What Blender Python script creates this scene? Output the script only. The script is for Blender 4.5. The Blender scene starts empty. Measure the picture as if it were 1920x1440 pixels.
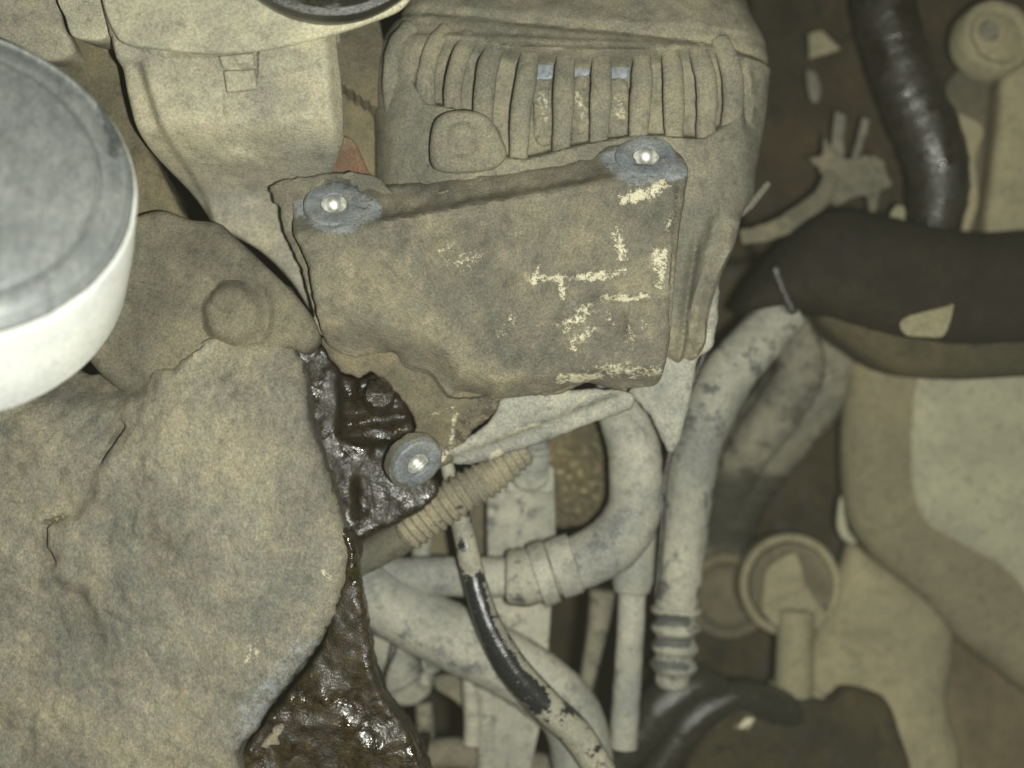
import bpy, math, random
import numpy as np
from mathutils import Vector, Matrix
from mathutils.geometry import delaunay_2d_cdt

random.seed(7)
S = 0.00025            # metres per unit; one unit is a quarter of a millimetre
H = 2200.0             # camera height over the bracket face, in units
sc = bpy.context.scene
HAZE = 0.0045
C = sc.collection

# ------------------------------------------------------------------ camera, light, exposure
cam_d = bpy.data.cameras.new('camera'); cam = bpy.data.objects.new('camera', cam_d); C.objects.link(cam)
cam.location = (0, 0, H * S)
cam_d.sensor_width = 36; cam_d.lens = 36 * H / 1920
cam_d.clip_start = 0.01; cam_d.clip_end = 20
cam_d.dof.use_dof = True; cam_d.dof.focus_distance = (H + 10) * S; cam_d.dof.aperture_fstop = 2.5
sc.camera = cam
w = bpy.data.worlds.new('World'); sc.world = w; w.use_nodes = True
w.node_tree.nodes['Background'].inputs[0].default_value = (0.62, 0.60, 0.36, 1)
w.node_tree.nodes['Background'].inputs[1].default_value = 0.05
fl = bpy.data.lights.new('flash', 'POINT'); fl.energy = 18.5; fl.color = (0.97, 0.985, 0.90); fl.shadow_soft_size = 0.0035
flo = bpy.data.objects.new('flash', fl); C.objects.link(flo)
flo.location = (170 * S, -75 * S, (H - 40) * S)
sc.view_settings.view_transform = 'Standard'; sc.view_settings.look = 'None'
sc.view_settings.exposure = 0.0; sc.view_settings.gamma = 1.0
sc.render.engine = 'CYCLES'
sc.cycles.pixel_filter_width = 2.2
sc.render.resolution_x = 1024; sc.render.resolution_y = 768

# ------------------------------------------------------------------ numeric helpers
def hsh(ix, iy, s):
    n = (ix * 374761393 + iy * 668265263 + s * 974634777) & 0xffffffff
    n = ((n ^ (n >> 13)) * 1274126177) & 0xffffffff
    return ((n ^ (n >> 16)) & 0xffff) / 65535.0
def vnoise(x, y, scale, oct=3, seed=0):
    x = np.asarray(x, float) / scale; y = np.asarray(y, float) / scale
    t = np.zeros_like(x); a = 1.0; tot = 0
    for o in range(oct):
        xi = np.floor(x).astype(np.int64); yi = np.floor(y).astype(np.int64)
        fx = x - xi; fy = y - yi; fx = fx*fx*(3-2*fx); fy = fy*fy*(3-2*fy)
        v = (hsh(xi, yi, seed+o)*(1-fx)+hsh(xi+1, yi, seed+o)*fx)*(1-fy) + (hsh(xi, yi+1, seed+o)*(1-fx)+hsh(xi+1, yi+1, seed+o)*fx)*fy
        t += a*v; tot += a; a *= .5; x = x*2.03+11.3; y = y*2.03+5.7
    return t/tot*2-1
def sstep(a, b, x):
    t = np.clip((x-a)/(b-a), 0, 1); return t*t*(3-2*t)
def dpoly(P, poly, closed=True):
    P = np.asarray(P, float); A = np.asarray(poly, float)[:, :2]
    B = np.roll(A, -1, 0) if closed else A[1:]
    if not closed: A = A[:-1]
    best = np.full(len(P), 1e18)
    for a, b in zip(A, B):
        ab = b-a; L = max(ab@ab, 1e-9)
        t = np.clip(((P-a)@ab)/L, 0, 1)
        d = P-a-t[:, None]*ab
        best = np.minimum(best, d[:, 0]**2+d[:, 1]**2)
    return np.sqrt(best)
def inside(P, poly):
    P = np.asarray(P, float); x, y = P[:, 0], P[:, 1]; r = np.zeros(len(P), bool)
    n = len(poly)
    for i in range(n):
        x1, y1 = poly[i][:2]; x2, y2 = poly[(i+1) % n][:2]
        if y1 == y2: continue
        c = ((y1 > y) != (y2 > y)) & (x < (x2-x1)*(y-y1)/(y2-y1)+x1)
        r ^= c
    return r
def sdist(P, poly):
    d = dpoly(P, poly); return np.where(inside(P, poly), d, -d)
def catmull(pts, closed, step):
    pts = [np.array(p, float) for p in pts]; n = len(pts); out = []
    rng = range(n) if closed else range(n-1)
    for i in rng:
        p1, p2 = pts[i], pts[(i+1) % n]
        p0 = pts[i-1] if (closed or i > 0) else 2*p1-p2
        p3 = pts[(i+2) % n] if (closed or i+2 < n) else 2*p2-p1
        L = np.linalg.norm((p2-p1)[:2]) if len(p1) == 2 else np.linalg.norm((p2-p1)[:3])
        t1 = (p2-p0)*.5; t2 = (p3-p1)*.5
        for t in (t1, t2):
            m = np.linalg.norm(t[:3]); 
            if m > L > 0: t *= L/m
        k = max(1, int(L/step))
        for j in range(k):
            u = j/k; u2 = u*u; u3 = u2*u
            out.append((2*u3-3*u2+1)*p1+(u3-2*u2+u)*t1+(-2*u3+3*u2)*p2+(u3-u2)*t2)
    if not closed: out.append(pts[-1])
    return np.array(out)
def W(px, py, z):          # a place on the photograph at height z, in metres
    k = (H-z)/H
    return np.stack([(np.asarray(px, float)-960)*k, (720-np.asarray(py, float))*k, np.asarray(z, float)+0*np.asarray(px, float)], -1)*S
def proj(P):               # and back
    P = np.asarray(P)/S; k = (H-P[:, 2])/H
    return P[:, 0]/k+960, 720-P[:, 1]/k

CH = {'chalk': 0, 'grease_shade': 1, 'bare': 2}  # second channel also carries painted shade, third also a painted wet sheen
def eval_masks(px, py, masks):
    M = np.zeros((len(px), 4)); M[:, 3] = 1
    P = np.stack([px, py], -1)
    for m in masks or []:
        ch, kind, pts, wd, soft, amt = m
        if kind == 'line': d = dpoly(P, pts, False); v = 1-sstep(wd-soft*.5, wd+soft, d)
        else: d = sdist(P, pts); v = sstep(-soft, soft, d)
        M[:, CH[ch]] = np.maximum(M[:, CH[ch]], v*amt)
    return M

# ------------------------------------------------------------------ scene-tree helpers
def thing(name, label, cat, at, group=None):
    o = bpy.data.objects.new(name, None); C.objects.link(o)
    o.location = Vector(W(*at)); o.empty_display_size = .01
    o['label'] = label; o['category'] = cat
    if group: o['group'] = group
    return o
def tag(o, label, cat, group=None, kind=None):
    o['label'] = label; o['category'] = cat
    if group: o['group'] = group
    return o
def build(name, V, F, mat, parent=None, mask=None, sharp=45):
    V = np.asarray(V, float)
    if parent is None: loc = V.mean(0); loc[2] = V[:, 2].min()
    else:
        loc = np.zeros(3); p = parent
        while p: loc += np.array(p.location); p = p.parent
    me = bpy.data.meshes.new(name)
    me.from_pydata([tuple(v) for v in (V-loc)], [], [tuple(int(i) for i in f) for f in F])
    me.validate(); me.update()
    if mask is not None and len(mask) == len(me.vertices):
        at = me.color_attributes.new('mask', 'FLOAT_COLOR', 'POINT')
        at.data.foreach_set('color', np.asarray(mask, np.float32).ravel())
    me.shade_smooth()
    if sharp: me.set_sharp_from_angle(angle=math.radians(sharp))
    me.materials.append(mat)
    o = bpy.data.objects.new(name, me); C.objects.link(o)
    if parent is None: o.location = loc
    else: o.parent = parent
    return o

def relief(name, pts, z, zb, mat, parent=None, r=20, h=None, grid=9, jag=0, bumps=1.5, tilt=(0, 0), under=None,
           masks=None, seed=0, smooth=True, bscale=30, sharp=50):
    """cast or moulded body: rounded outline, modelled top surface, side walls down to zb"""
    if smooth: B = catmull([p[:2] for p in pts], True, grid*.7)
    else:
        B = []
        for i in range(len(pts)):
            a = np.array(pts[i][:2], float); b = np.array(pts[(i+1) % len(pts)][:2], float)
            k = max(1, int(np.linalg.norm(b-a)/(grid*.7)))
            B += [a+(b-a)*j/k for j in range(k)]
        B = np.array(B)
    if jag:
        T = np.roll(B, -1, 0)-np.roll(B, 1, 0); T /= np.linalg.norm(T, axis=1)[:, None]+1e-9
        B = B+np.stack([-T[:, 1], T[:, 0]], -1)*(vnoise(B[:, 0], B[:, 1], 14, 3, seed+3)*jag)[:, None]
    area = np.sum(B[:, 0]*np.roll(B[:, 1], -1)-np.roll(B[:, 0], -1)*B[:, 1])
    if area < 0: B = B[::-1]
    T = np.roll(B, -1, 0)-np.roll(B, 1, 0); T /= np.linalg.norm(T, axis=1)[:, None]+1e-9
    N = np.stack([-T[:, 1], T[:, 0]], -1)   # inward for this orientation
    pin = []
    for f in (.08, .25, .5, .8):
        d = r*f
        if d < 1: continue
        q = B+N*d
        dd = sdist(q, B); pin.append(q[dd > d*.93])
    x0, y0 = B.min(0); x1, y1 = B.max(0)
    gx, gy = np.meshgrid(np.arange(x0, x1, grid), np.arange(y0, y1, grid))
    gx = gx+(np.arange(gx.shape[0]) % 2)[:, None]*grid*.5
    g = np.stack([gx.ravel(), gy.ravel()], -1)
    g += (np.random.RandomState(seed+1).rand(*g.shape)-.5)*grid*.25
    dd = sdist(g, B); g = g[dd > max(r*.95, grid*.6)]
    P = np.concatenate([B]+pin+[g]); nb = len(B)
    vs, es, fs, ov, oe, of = delaunay_2d_cdt([Vector(p) for p in P], [(i, (i+1) % nb) for i in range(nb)], [], 1, 1e-5)
    V2 = np.array([tuple(v) for v in vs]); F = [tuple(f) for f in fs]
    bidx = {}
    for i, src in enumerate(ov):
        for k in src:
            if k < nb: bidx[k] = i
    X, Y = V2[:, 0], V2[:, 1]
    d = dpoly(V2, B); dz = np.zeros(len(d))
    m = d < r
    if r > 0: dz[m] = -(r-np.sqrt(np.maximum(r*r-(r-d[m])**2, 0)))
    cx, cy = B.mean(0)
    base = z+tilt[0]*(X-cx)+tilt[1]*(Y-cy)
    hh = h(X, Y, d) if h else 0
    Z = base+dz+hh+bumps*vnoise(X, Y, bscale, 4, seed)*np.minimum(1, d/6+.3)
    P0 = W(X, Y, base)/S; P3 = P0.copy(); P3[:, 2] = Z
    M = eval_masks(X, Y, masks)
    # walls
    ring = [bidx[i] for i in range(nb) if i in bidx]
    n = len(ring); V = list(P3); Mk = list(M)
    topz = P3[ring, 2]; und = (.12*(z-zb)) if under is None else under
    Nw = np.stack([N[:, 0], -N[:, 1]], -1)[[i for i in range(nb) if i in bidx]]
    prev = ring
    rows = max(1, min(5, int((z-zb)/40)))
    for k in range(1, rows+1):
        t = k/rows; cur = []
        nz = vnoise(np.arange(n)*grid*.7, np.full(n, k*31.), 25, 2, seed+9)*bumps*1.2
        for j in range(n):
            q = P3[ring[j]].copy(); q[:2] += Nw[j]*(und*t+nz[j]*(1 if k < rows else 0)); q[2] = topz[j]*(1-t)+zb*t
            cur.append(len(V)); V.append(q); Mk.append(M[ring[j]])
        for j in range(n):
            a, b = j, (j+1) % n
            F.append((prev[b], prev[a], cur[a], cur[b]))
        prev = cur
    V = np.array(V)*S
    o = build(name, V, F, mat, parent, np.array(Mk), sharp)
    fix_normals(o)
    return o
def fix_normals(o):
    import bmesh
    bm = bmesh.new(); bm.from_mesh(o.data)
    up = sum(f.normal.z*f.calc_area() for f in bm.faces)
    bmesh.ops.recalc_face_normals(bm, faces=bm.faces)
    up = sum(f.normal.z*f.calc_area() for f in bm.faces)
    if up < 0: bmesh.ops.reverse_faces(bm, faces=bm.faces)
    bm.to_mesh(o.data); bm.free()

def tube(name, path, mat, parent=None, corr=None, segs=24, step=7, bumps=0.8, masks=None, seed=0, flat=1.0, capr=0.5, sharp=50, open_end=False):
    """hose or pipe along (px, py, z, radius as seen) points"""
    p = catmull(path, False, step)
    k = (H-p[:, 2])/H
    Cn = W(p[:, 0], p[:, 1], p[:, 2])/S; R = p[:, 3]*k
    s = np.concatenate([[0], np.cumsum(np.linalg.norm(np.diff(Cn, axis=0), axis=1))])
    if corr: R = R*corr(s, s[-1])
    T = np.gradient(Cn, axis=0); T /= np.linalg.norm(T, axis=1)[:, None]+1e-9
    up = np.array([0, 0, 1.]); rows = []
    n0 = up-T[0]*(up@T[0]); 
    if np.linalg.norm(n0) < .2: n0 = np.array([0, 1., 0])-T[0]*T[0][1]
    n0 /= np.linalg.norm(n0); V = []; F = []
    ang = np.arange(segs)/segs*2*np.pi
    def ring(c, t, n, r, ph):
        b = np.cross(t, n)
        nz = 1+0*ang
        rr = r+bumps*vnoise(ph+0*ang, np.sin(ang)*40+300+seed*13, 22, 3, seed)+bumps*.6*vnoise(ph+0*ang, np.cos(ang)*40+seed*7, 15, 2, seed+5)
        return c+np.outer(np.cos(ang)*rr*flat, n)+np.outer(np.sin(ang)*rr, b)
    def addring(q):
        i0 = len(V); V.extend(q); return i0
    prev = None; n = n0; centre0 = None
    L = len(Cn)
    for i in range(L):
        n = n-T[i]*(n@T[i]); n /= np.linalg.norm(n)
        rings = [(Cn[i], R[i])]
        if i == 0 and capr > 0: rings = [(Cn[0]-T[0]*R[0]*capr*.5*c_, R[0]*s_) for c_, s_ in ((1, .5), (.8, .8), (.4, .95))]+rings
        if i == L-1 and capr > 0: rings = rings+[(Cn[-1]+T[-1]*R[-1]*capr*.5*c_, R[-1]*s_) for c_, s_ in ((.4, .95), (.8, .8), (1, .5))]
        for c, r in rings:
            i0 = addring(ring(c, T[i], n, r, s[i]))
            if prev is None: first = i0
            else:
                for j in range(segs):
                    F.append((prev+j, prev+(j+1) % segs, i0+(j+1) % segs, i0+j))
            prev = i0
    F.append(tuple(first+j for j in range(segs))[::-1])
    if not open_end: F.append(tuple(prev+j for j in range(segs)))
    V = np.array(V)
    px, py = proj(V*S)
    return build(name, V*S, F, mat, parent, eval_masks(px, py, masks), sharp)

def frame(nrm):
    n = Vector(nrm).normalized(); x = n.orthogonal().normalized()
    x = Vector((1, 0, 0))-n*n.x; x.normalize(); return np.array(x), np.array(n.cross(x)), np.array(n)
def lathe(name, at, nrm, prof, mat, parent=None, segs=56, bumps=0, masks=None, seed=0, sharp=35, shape=None, caps=True):
    """turned piece: (radius, height) profile about the axis nrm, from outside or centre onward"""
    c = W(*at)/S; x, y, n = frame(nrm); V = []; F = []; prev = None
    a = np.arange(segs)/segs*2*np.pi
    for (r, hh) in prof:
        rr = r*(shape(a) if shape else 1)+(bumps*vnoise(np.cos(a)*60+200, np.sin(a)*60+hh*.7+100, 18, 3, seed) if bumps else 0)
        q = c+np.outer(np.cos(a)*rr, x)+np.outer(np.sin(a)*rr, y)+n*hh
        if bumps: q = q+np.outer(vnoise(np.cos(a)*r+500, np.sin(a)*r+400, 20, 3, seed+2)*bumps, n)
        i0 = len(V); V.extend(q)
        if prev is not None:
            for j in range(segs): F.append((prev+j, i0+j, i0+(j+1) % segs, prev+(j+1) % segs))
        else: first = i0
        prev = i0
    if caps and prof[0][0] > 0.01: F.append(tuple(first+j for j in range(segs)))
    if caps and prof[-1][0] > 0.01: F.append(tuple(prev+j for j in range(segs))[::-1])
    V = np.array(V); px, py = proj(V*S)
    o = build(name, V*S, F, mat, parent, eval_masks(px, py, masks), sharp)
    import bmesh
    bm = bmesh.new(); bm.from_mesh(o.data); bmesh.ops.recalc_face_normals(bm, faces=bm.faces); bm.to_mesh(o.data); bm.free()
    return o

# ------------------------------------------------------------------ materials
def grime(name, dust=(.30, .265, .175), dust2=(.36, .30, .18), fleck=(.48, .38, .2), under=(.03, .03, .028), cover=1.0, side=.25,
          patch=0.0, rough=.9, urough=.45, bump=.6, fl=.5, metal=0, scale=1.0, streak=None, chroma=.22, spec=.25, coarse=1.0, dkf=.6, soft=0.0, gain=.84, blotf=1.0):
    m = bpy.data.materials.new(name); m.use_nodes = True; nt = m.node_tree; N = nt.nodes; Lk = nt.links
    bs = N['Principled BSDF']
    dust, dust2, fleck = [tuple(v*gain for v in t) for t in (dust, dust2, fleck)]
    geo = N.new('ShaderNodeNewGeometry')
    def noise(sc_, det=5, rgh=.6, vec=None, col=False):
        t = N.new('ShaderNodeTexNoise'); t.inputs['Scale'].default_value = sc_*scale; t.inputs['Detail'].default_value = det
        t.inputs['Roughness'].default_value = rgh; Lk.new(vec or geo.outputs['Position'], t.inputs['Vector'])
        return t.outputs['Color' if col else 'Fac']
    def math_(op, a, b=None, c=None, clamp=False):
        t = N.new('ShaderNodeMath'); t.operation = op; t.use_clamp = clamp
        for i, v in enumerate((a, b, c)):
            if v is None: continue
            if isinstance(v, (int, float)): t.inputs[i].default_value = v
            else: Lk.new(v, t.inputs[i])
        return t.outputs[0]
    def mapr(v, a, b, c=0., d=1.):
        t = N.new('ShaderNodeMapRange'); t.interpolation_type = 'SMOOTHSTEP'; Lk.new(v, t.inputs[0])
        for i, q in enumerate((a, b, c, d)): t.inputs[i+1].default_value = q
        return t.outputs[0]
    def mix(f, a, b, mode='MIX'):
        t = N.new('ShaderNodeMix'); t.data_type = 'RGBA'; t.blend_type = mode
        if isinstance(f, (int, float)): t.inputs[0].default_value = f
        else: Lk.new(f, t.inputs[0])
        for i, v in ((6, a), (7, b)):
            if isinstance(v, tuple): t.inputs[i].default_value = v+(1,)
            else: Lk.new(v, t.inputs[i])
        return t.outputs[2]
    vec = geo.outputs['Position']
    if streak:
        mp = N.new('ShaderNodeMapping'); mp.inputs['Rotation'].default_value = (0, 0, streak[0]); mp.inputs['Scale'].default_value = streak[1]
        Lk.new(vec, mp.inputs['Vector']); svec = mp.outputs[0]
    else: svec = vec
    big = noise(38, 4, .6); mid = noise(170*coarse, 6, .68, svec); fine = noise(900, 4, .7, svec); grain = noise(3200, 2, .6)
    cgrain = noise(1500, 2, .7, col=True)
    c = mix(mapr(big, .38, .62), dust, dust2)
    c = mix(math_('MULTIPLY', mapr(mid, .52, .72), fl), c, fleck)
    dk = tuple(v*.62 for v in dust)
    c = mix(math_('MULTIPLY', mapr(mid, .50, .33), dkf), c, dk)
    c = mix(mapr(fine, .3, .7), mix(1.0, c, (.72, .73, .75), 'MULTIPLY'), mix(1.0, c, (1.28, 1.26, 1.18), 'MULTIPLY'))
    blot = noise(16, 7, .62)
    c = mix(blotf, c, mix(mapr(blot, .36, .64), mix(1.0, c, (.68, .70, .74), 'MULTIPLY'), mix(1.0, c, (1.18, 1.16, 1.10), 'MULTIPLY')))
    # dust is thinner on steep sides and in worn patches
    sep = N.new('ShaderNodeSeparateXYZ'); Lk.new(geo.outputs['Normal'], sep.inputs[0])
    cov = math_('ADD', math_('MULTIPLY', mapr(sep.outputs[2], -.15, .75), side), cover-side)
    wr = noise(75*coarse, 6, .7)
    cov = math_('SUBTRACT', cov, math_('MULTIPLY', mapr(wr, .48, .66), patch))
    cov = math_('ADD', cov, math_('MULTIPLY', math_('SUBTRACT', fine, .5), .35))
    at = N.new('ShaderNodeAttribute'); at.attribute_name = 'mask'
    sm = N.new('ShaderNodeSeparateColor'); Lk.new(at.outputs['Color'], sm.inputs[0])
    rag = math_('MULTIPLY', math_('SUBTRACT', math_('MULTIPLY_ADD', noise(520, 6, .8), .6, math_('MULTIPLY', mid, .4)), .5), 4.4*(1-soft)+.9*soft)
    def ragged(ch):   # soft mask turned into a crusted, broken edge
        return mapr(math_('ADD', sm.outputs[ch], rag), .30-.25*soft, .85+.2*soft)
    gr = math_('MULTIPLY', ragged(1), math_('MULTIPLY', mapr(sm.outputs[1], 0, .3), .92))
    cov = mapr(math_('SUBTRACT', cov, gr), .25-.25*soft, .62+.25*soft)
    uc = mix(mapr(fine, .35, .7), under, tuple(min(1, v*1.9+.006) for v in under))
    c = mix(cov, uc, c)
    bare = math_('MULTIPLY', ragged(2), mapr(sm.outputs[2], 0, .3))
    c = mix(bare, c, mix(mapr(fine, .35, .65), (.195, .212, .225), (.29, .305, .31)))
    ck = math_('MULTIPLY', mapr(math_('ADD', sm.outputs[0], math_('MULTIPLY', rag, 1.5)), .25, .85), mapr(sm.outputs[0], 0, .35))
    c = mix(ck, c, mix(mapr(fine, .35, .65), (.50, .46, .32), (.66, .61, .44)))
    c = mix(chroma, c, mix(1.0, c, mix(1.0, cgrain, (2., 2., 2.), 'MULTIPLY'), 'MULTIPLY'))
    c = mix(mapr(grain, .3, .7), mix(1.0, c, (.82, .82, .82), 'MULTIPLY'), mix(1.0, c, (1.16, 1.16, 1.16), 'MULTIPLY'))
    Lk.new(c, bs.inputs['Base Color'])
    Lk.new(mapr(cov, 0, 1, urough, rough), bs.inputs['Roughness'])
    bs.inputs['Metallic'].default_value = metal; bs.inputs['Specular IOR Level'].default_value = spec
    bp = N.new('ShaderNodeBump'); bp.inputs['Strength'].default_value = bump; bp.inputs['Distance'].default_value = .0012
    hgt = math_('ADD', math_('MULTIPLY', mid, .6), math_('ADD', math_('MULTIPLY', fine, .5), math_('MULTIPLY', ck, .5)))
    Lk.new(hgt, bp.inputs['Height']); Lk.new(bp.outputs[0], bs.inputs['Normal'])
    return m
def oil(name, a=(.005, .0035, .0015), b=(.038, .026, .010), rough=.13, bump=1.0):
    m = bpy.data.materials.new(name); m.use_nodes = True; nt = m.node_tree; N = nt.nodes; Lk = nt.links; bs = N['Principled BSDF']
    geo = N.new('ShaderNodeNewGeometry')
    def noise(sc_, det=5, r_=.65):
        t = N.new('ShaderNodeTexNoise'); t.inputs['Scale'].default_value = sc_; t.inputs['Detail'].default_value = det; t.inputs['Roughness'].default_value = r_
        Lk.new(geo.outputs['Position'], t.inputs['Vector']); return t.outputs['Fac']
    n1 = noise(110); n2 = noise(360, 2, .5); n3 = noise(800, 1, .5)
    r1 = N.new('ShaderNodeValToRGB'); r1.color_ramp.elements[0].position = .40; r1.color_ramp.elements[1].position = .72
    r1.color_ramp.elements[0].color = a+(1,); r1.color_ramp.elements[1].color = b+(1,)
    ad = N.new('ShaderNodeMath'); ad.operation = 'MULTIPLY_ADD'; ad.inputs[1].default_value = .5; Lk.new(n2, ad.inputs[0])
    h = N.new('ShaderNodeMath'); h.operation = 'MULTIPLY'; h.inputs[1].default_value = .5; Lk.new(n1, h.inputs[0]); Lk.new(h.outputs[0], ad.inputs[2])
    Lk.new(ad.outputs[0], r1.inputs[0])
    gp = N.new('ShaderNodeMapRange'); Lk.new(noise(1300, 3, .7), gp.inputs[0]); gp.inputs[1].default_value = .60; gp.inputs[2].default_value = .74
    gm = N.new('ShaderNodeMix'); gm.data_type = 'RGBA'; Lk.new(gp.outputs[0], gm.inputs[0]); Lk.new(r1.outputs[0], gm.inputs[6]); gm.inputs[7].default_value = (.16, .12, .07, 1)
    Lk.new(gm.outputs[2], bs.inputs['Base Color'])
    rm = N.new('ShaderNodeMapRange'); Lk.new(noise(60, 3), rm.inputs[0])
    for i_, q_ in enumerate((.34, .56, rough, rough+.5)): rm.inputs[i_+1].default_value = q_
    Lk.new(rm.outputs[0], bs.inputs['Roughness']); bs.inputs['Specular IOR Level'].default_value = .55; bs.inputs['Coat Weight'].default_value = .12; bs.inputs['Coat Roughness'].default_value = .22
    bp = N.new('ShaderNodeBump'); bp.inputs['Strength'].default_value = bump; bp.inputs['Distance'].default_value = .00036
    a2 = N.new('ShaderNodeMath'); a2.operation = 'ADD'; Lk.new(n2, a2.inputs[0]); Lk.new(n3, a2.inputs[1])
    Lk.new(a2.outputs[0], bp.inputs['Height']); Lk.new(bp.outputs[0], bs.inputs['Normal']); Lk.new(bp.outputs[0], bs.inputs['Coat Normal'])
    return m
def metal(name, col=(.55, .56, .56), rough=.28, bump=.15, m_=1.0):
    m = bpy.data.materials.new(name); m.use_nodes = True; nt = m.node_tree; N = nt.nodes; Lk = nt.links; bs = N['Principled BSDF']
    geo = N.new('ShaderNodeNewGeometry'); t = N.new('ShaderNodeTexNoise'); t.inputs['Scale'].default_value = 420; t.inputs['Detail'].default_value = 5
    Lk.new(geo.outputs['Position'], t.inputs['Vector'])
    r = N.new('ShaderNodeValToRGB'); r.color_ramp.elements[0].color = tuple(v*.6 for v in col)+(1,); r.color_ramp.elements[1].color = tuple(min(1, v*1.2) for v in col)+(1,)
    r.color_ramp.elements[0].position = .3; r.color_ramp.elements[1].position = .7
    Lk.new(t.outputs['Fac'], r.inputs[0]); Lk.new(r.outputs[0], bs.inputs['Base Color'])
    bs.inputs['Metallic'].default_value = m_; bs.inputs['Roughness'].default_value = rough
    bp = N.new('ShaderNodeBump'); bp.inputs['Strength'].default_value = bump; bp.inputs['Distance'].default_value = .0005
    Lk.new(t.outputs['Fac'], bp.inputs['Height']); Lk.new(bp.outputs[0], bs.inputs['Normal'])
    return m

M_dust = grime('brown_dust', (.285, .26, .19), (.32, .285, .20), (.43, .35, .22), under=(.05, .045, .035), fl=.5)
M_cast = grime('dusty_casting', (.24, .22, .16), (.28, .25, .175), (.38, .31, .2), under=(.06, .055, .04), fl=.4)
M_alt = grime('dusty_alternator', (.245, .235, .18), (.27, .25, .185), (.34, .30, .21), under=(.07, .065, .05), fl=.35)
M_house = grime('dusty_plastic', (.40, .38, .30), (.43, .395, .295), (.48, .425, .30), under=(.06, .055, .045), fl=.5)
M_cap = grime('pale_plastic', (.46, .44, .33), (.50, .47, .35), (.55, .50, .38), under=(.1, .1, .08), fl=.25, bump=.25)
M_brk = grime('bracket_dust', (.215, .203, .158), (.245, .22, .162), (.39, .335, .235), under=(.07, .06, .045), fl=.7, coarse=.65, dkf=.6, bump=.8, gain=.79)
M_skirt = grime('shaded_bracket_dust', (.15, .135, .095), (.185, .16, .11), (.28, .235, .15), under=(.05, .04, .03), fl=.5, coarse=.7)  # bracket dust darkened, so shade under the face plate is in the colour
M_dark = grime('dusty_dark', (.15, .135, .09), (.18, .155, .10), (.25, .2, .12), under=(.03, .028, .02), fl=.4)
M_bag = grime('dust_cake', (.265, .255, .208), (.30, .272, .205), (.47, .395, .27), under=(.05, .045, .035), fl=.6, coarse=1.5, streak=(math.radians(20), (1, .7, 1)), gain=.79)
M_lump = grime('dark_dust_cake', (.175, .163, .122), (.205, .185, .135), (.27, .23, .15), under=(.04, .038, .03), fl=.35)
M_ash = grime('ash_dust', (.37, .365, .315), (.41, .40, .34), (.46, .44, .36), under=(.085, .088, .085), cover=.98, side=.35, patch=.6, fl=.3, soft=.8, gain=.86)
M_ash2 = grime('ash_dust_worn', (.33, .325, .275), (.38, .37, .31), (.43, .41, .33), under=(.065, .067, .06), cover=.95, side=.4, patch=.8, fl=.3, soft=.6, gain=.86)
M_loom = grime('tan_dust', (.35, .315, .225), (.40, .345, .24), (.48, .42, .3), under=(.04, .04, .04), cover=.95, side=.3, patch=.3, fl=.3)
M_blk = grime('black_rubber_dusty', (.33, .32, .25), (.38, .36, .28), (.42, .4, .3), under=(.012, .012, .013), cover=.66, side=.35, patch=.85, rough=.8, urough=.22, bump=.25, fl=.2, spec=.5)
M_rub = grime('black_rubber', (.10, .09, .06), (.13, .115, .075), (.2, .18, .12), under=(.015, .014, .01), cover=.3, side=.2, patch=.5, rough=.7, urough=.25, fl=.3, bump=.5, chroma=.3, spec=.5)
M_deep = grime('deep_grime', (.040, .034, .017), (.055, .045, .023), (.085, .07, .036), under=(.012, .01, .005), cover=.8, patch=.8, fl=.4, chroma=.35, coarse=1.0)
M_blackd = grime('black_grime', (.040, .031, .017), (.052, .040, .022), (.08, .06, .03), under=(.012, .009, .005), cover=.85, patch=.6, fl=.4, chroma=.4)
M_fuzz = grime('grey_felt', (.19, .18, .14), (.25, .235, .18), (.31, .29, .22), under=(.04, .038, .028), cover=.85, side=.4, patch=.6, fl=.4, chroma=.2, soft=.7)
M_right = grime('olive_dust', (.27, .245, .155), (.31, .275, .175), (.34, .30, .2), under=(.08, .07, .04), fl=.25, bump=.2, chroma=.2, blotf=.35)
M_tank = grime('cloudy_plastic', (.34, .33, .235), (.38, .37, .26), (.41, .40, .28), under=(.15, .14, .09), fl=.2, bump=.12, chroma=.2, cover=1.1, blotf=.35)
M_disc = grime('brushed_disc', (.27, .288, .29), (.33, .345, .345), (.46, .465, .45), under=(.08, .085, .085), fl=.8, bump=.12, rough=.5, spec=.5, gain=.95, streak=(math.radians(-30), (1.6, .35, 1)), patch=.05, blotf=.35, metal=.3)
M_rim = grime('chalky_rim', (.92, .94, .92), (.94, .955, .93), (.95, .955, .93), under=(.3, .3, .27), fl=.3, bump=.12, gain=1.0, dkf=.25, streak=(math.radians(-40), (.5, 1.6, 1)), blotf=.35)
M_foil = grime('dull_scrap', (.15, .14, .10), (.20, .185, .13), (.25, .225, .155), under=(.03, .028, .018), cover=.85, patch=.5, fl=.4, chroma=.2)
M_olive = grime('olive_brown_plastic', (.20, .18, .115), (.235, .21, .13), (.26, .23, .15), under=(.06, .05, .03), fl=.25, bump=.2, chroma=.25, blotf=.35)
M_band = grime('drum_band', (.06, .054, .03), (.075, .066, .037), (.09, .08, .05), under=(.03, .025, .014), cover=.9, fl=.3, bump=.2, chroma=.3, soft=.8)
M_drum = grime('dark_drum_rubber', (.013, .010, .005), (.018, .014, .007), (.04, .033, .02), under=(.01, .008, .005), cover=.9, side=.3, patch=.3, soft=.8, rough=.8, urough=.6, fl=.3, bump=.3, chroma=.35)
M_grit = grime('oily_grit', (.10, .085, .05), (.14, .115, .065), (.5, .42, .25), under=(.02, .018, .012), cover=.8, patch=.7, fl=.9, coarse=1.6)
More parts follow.
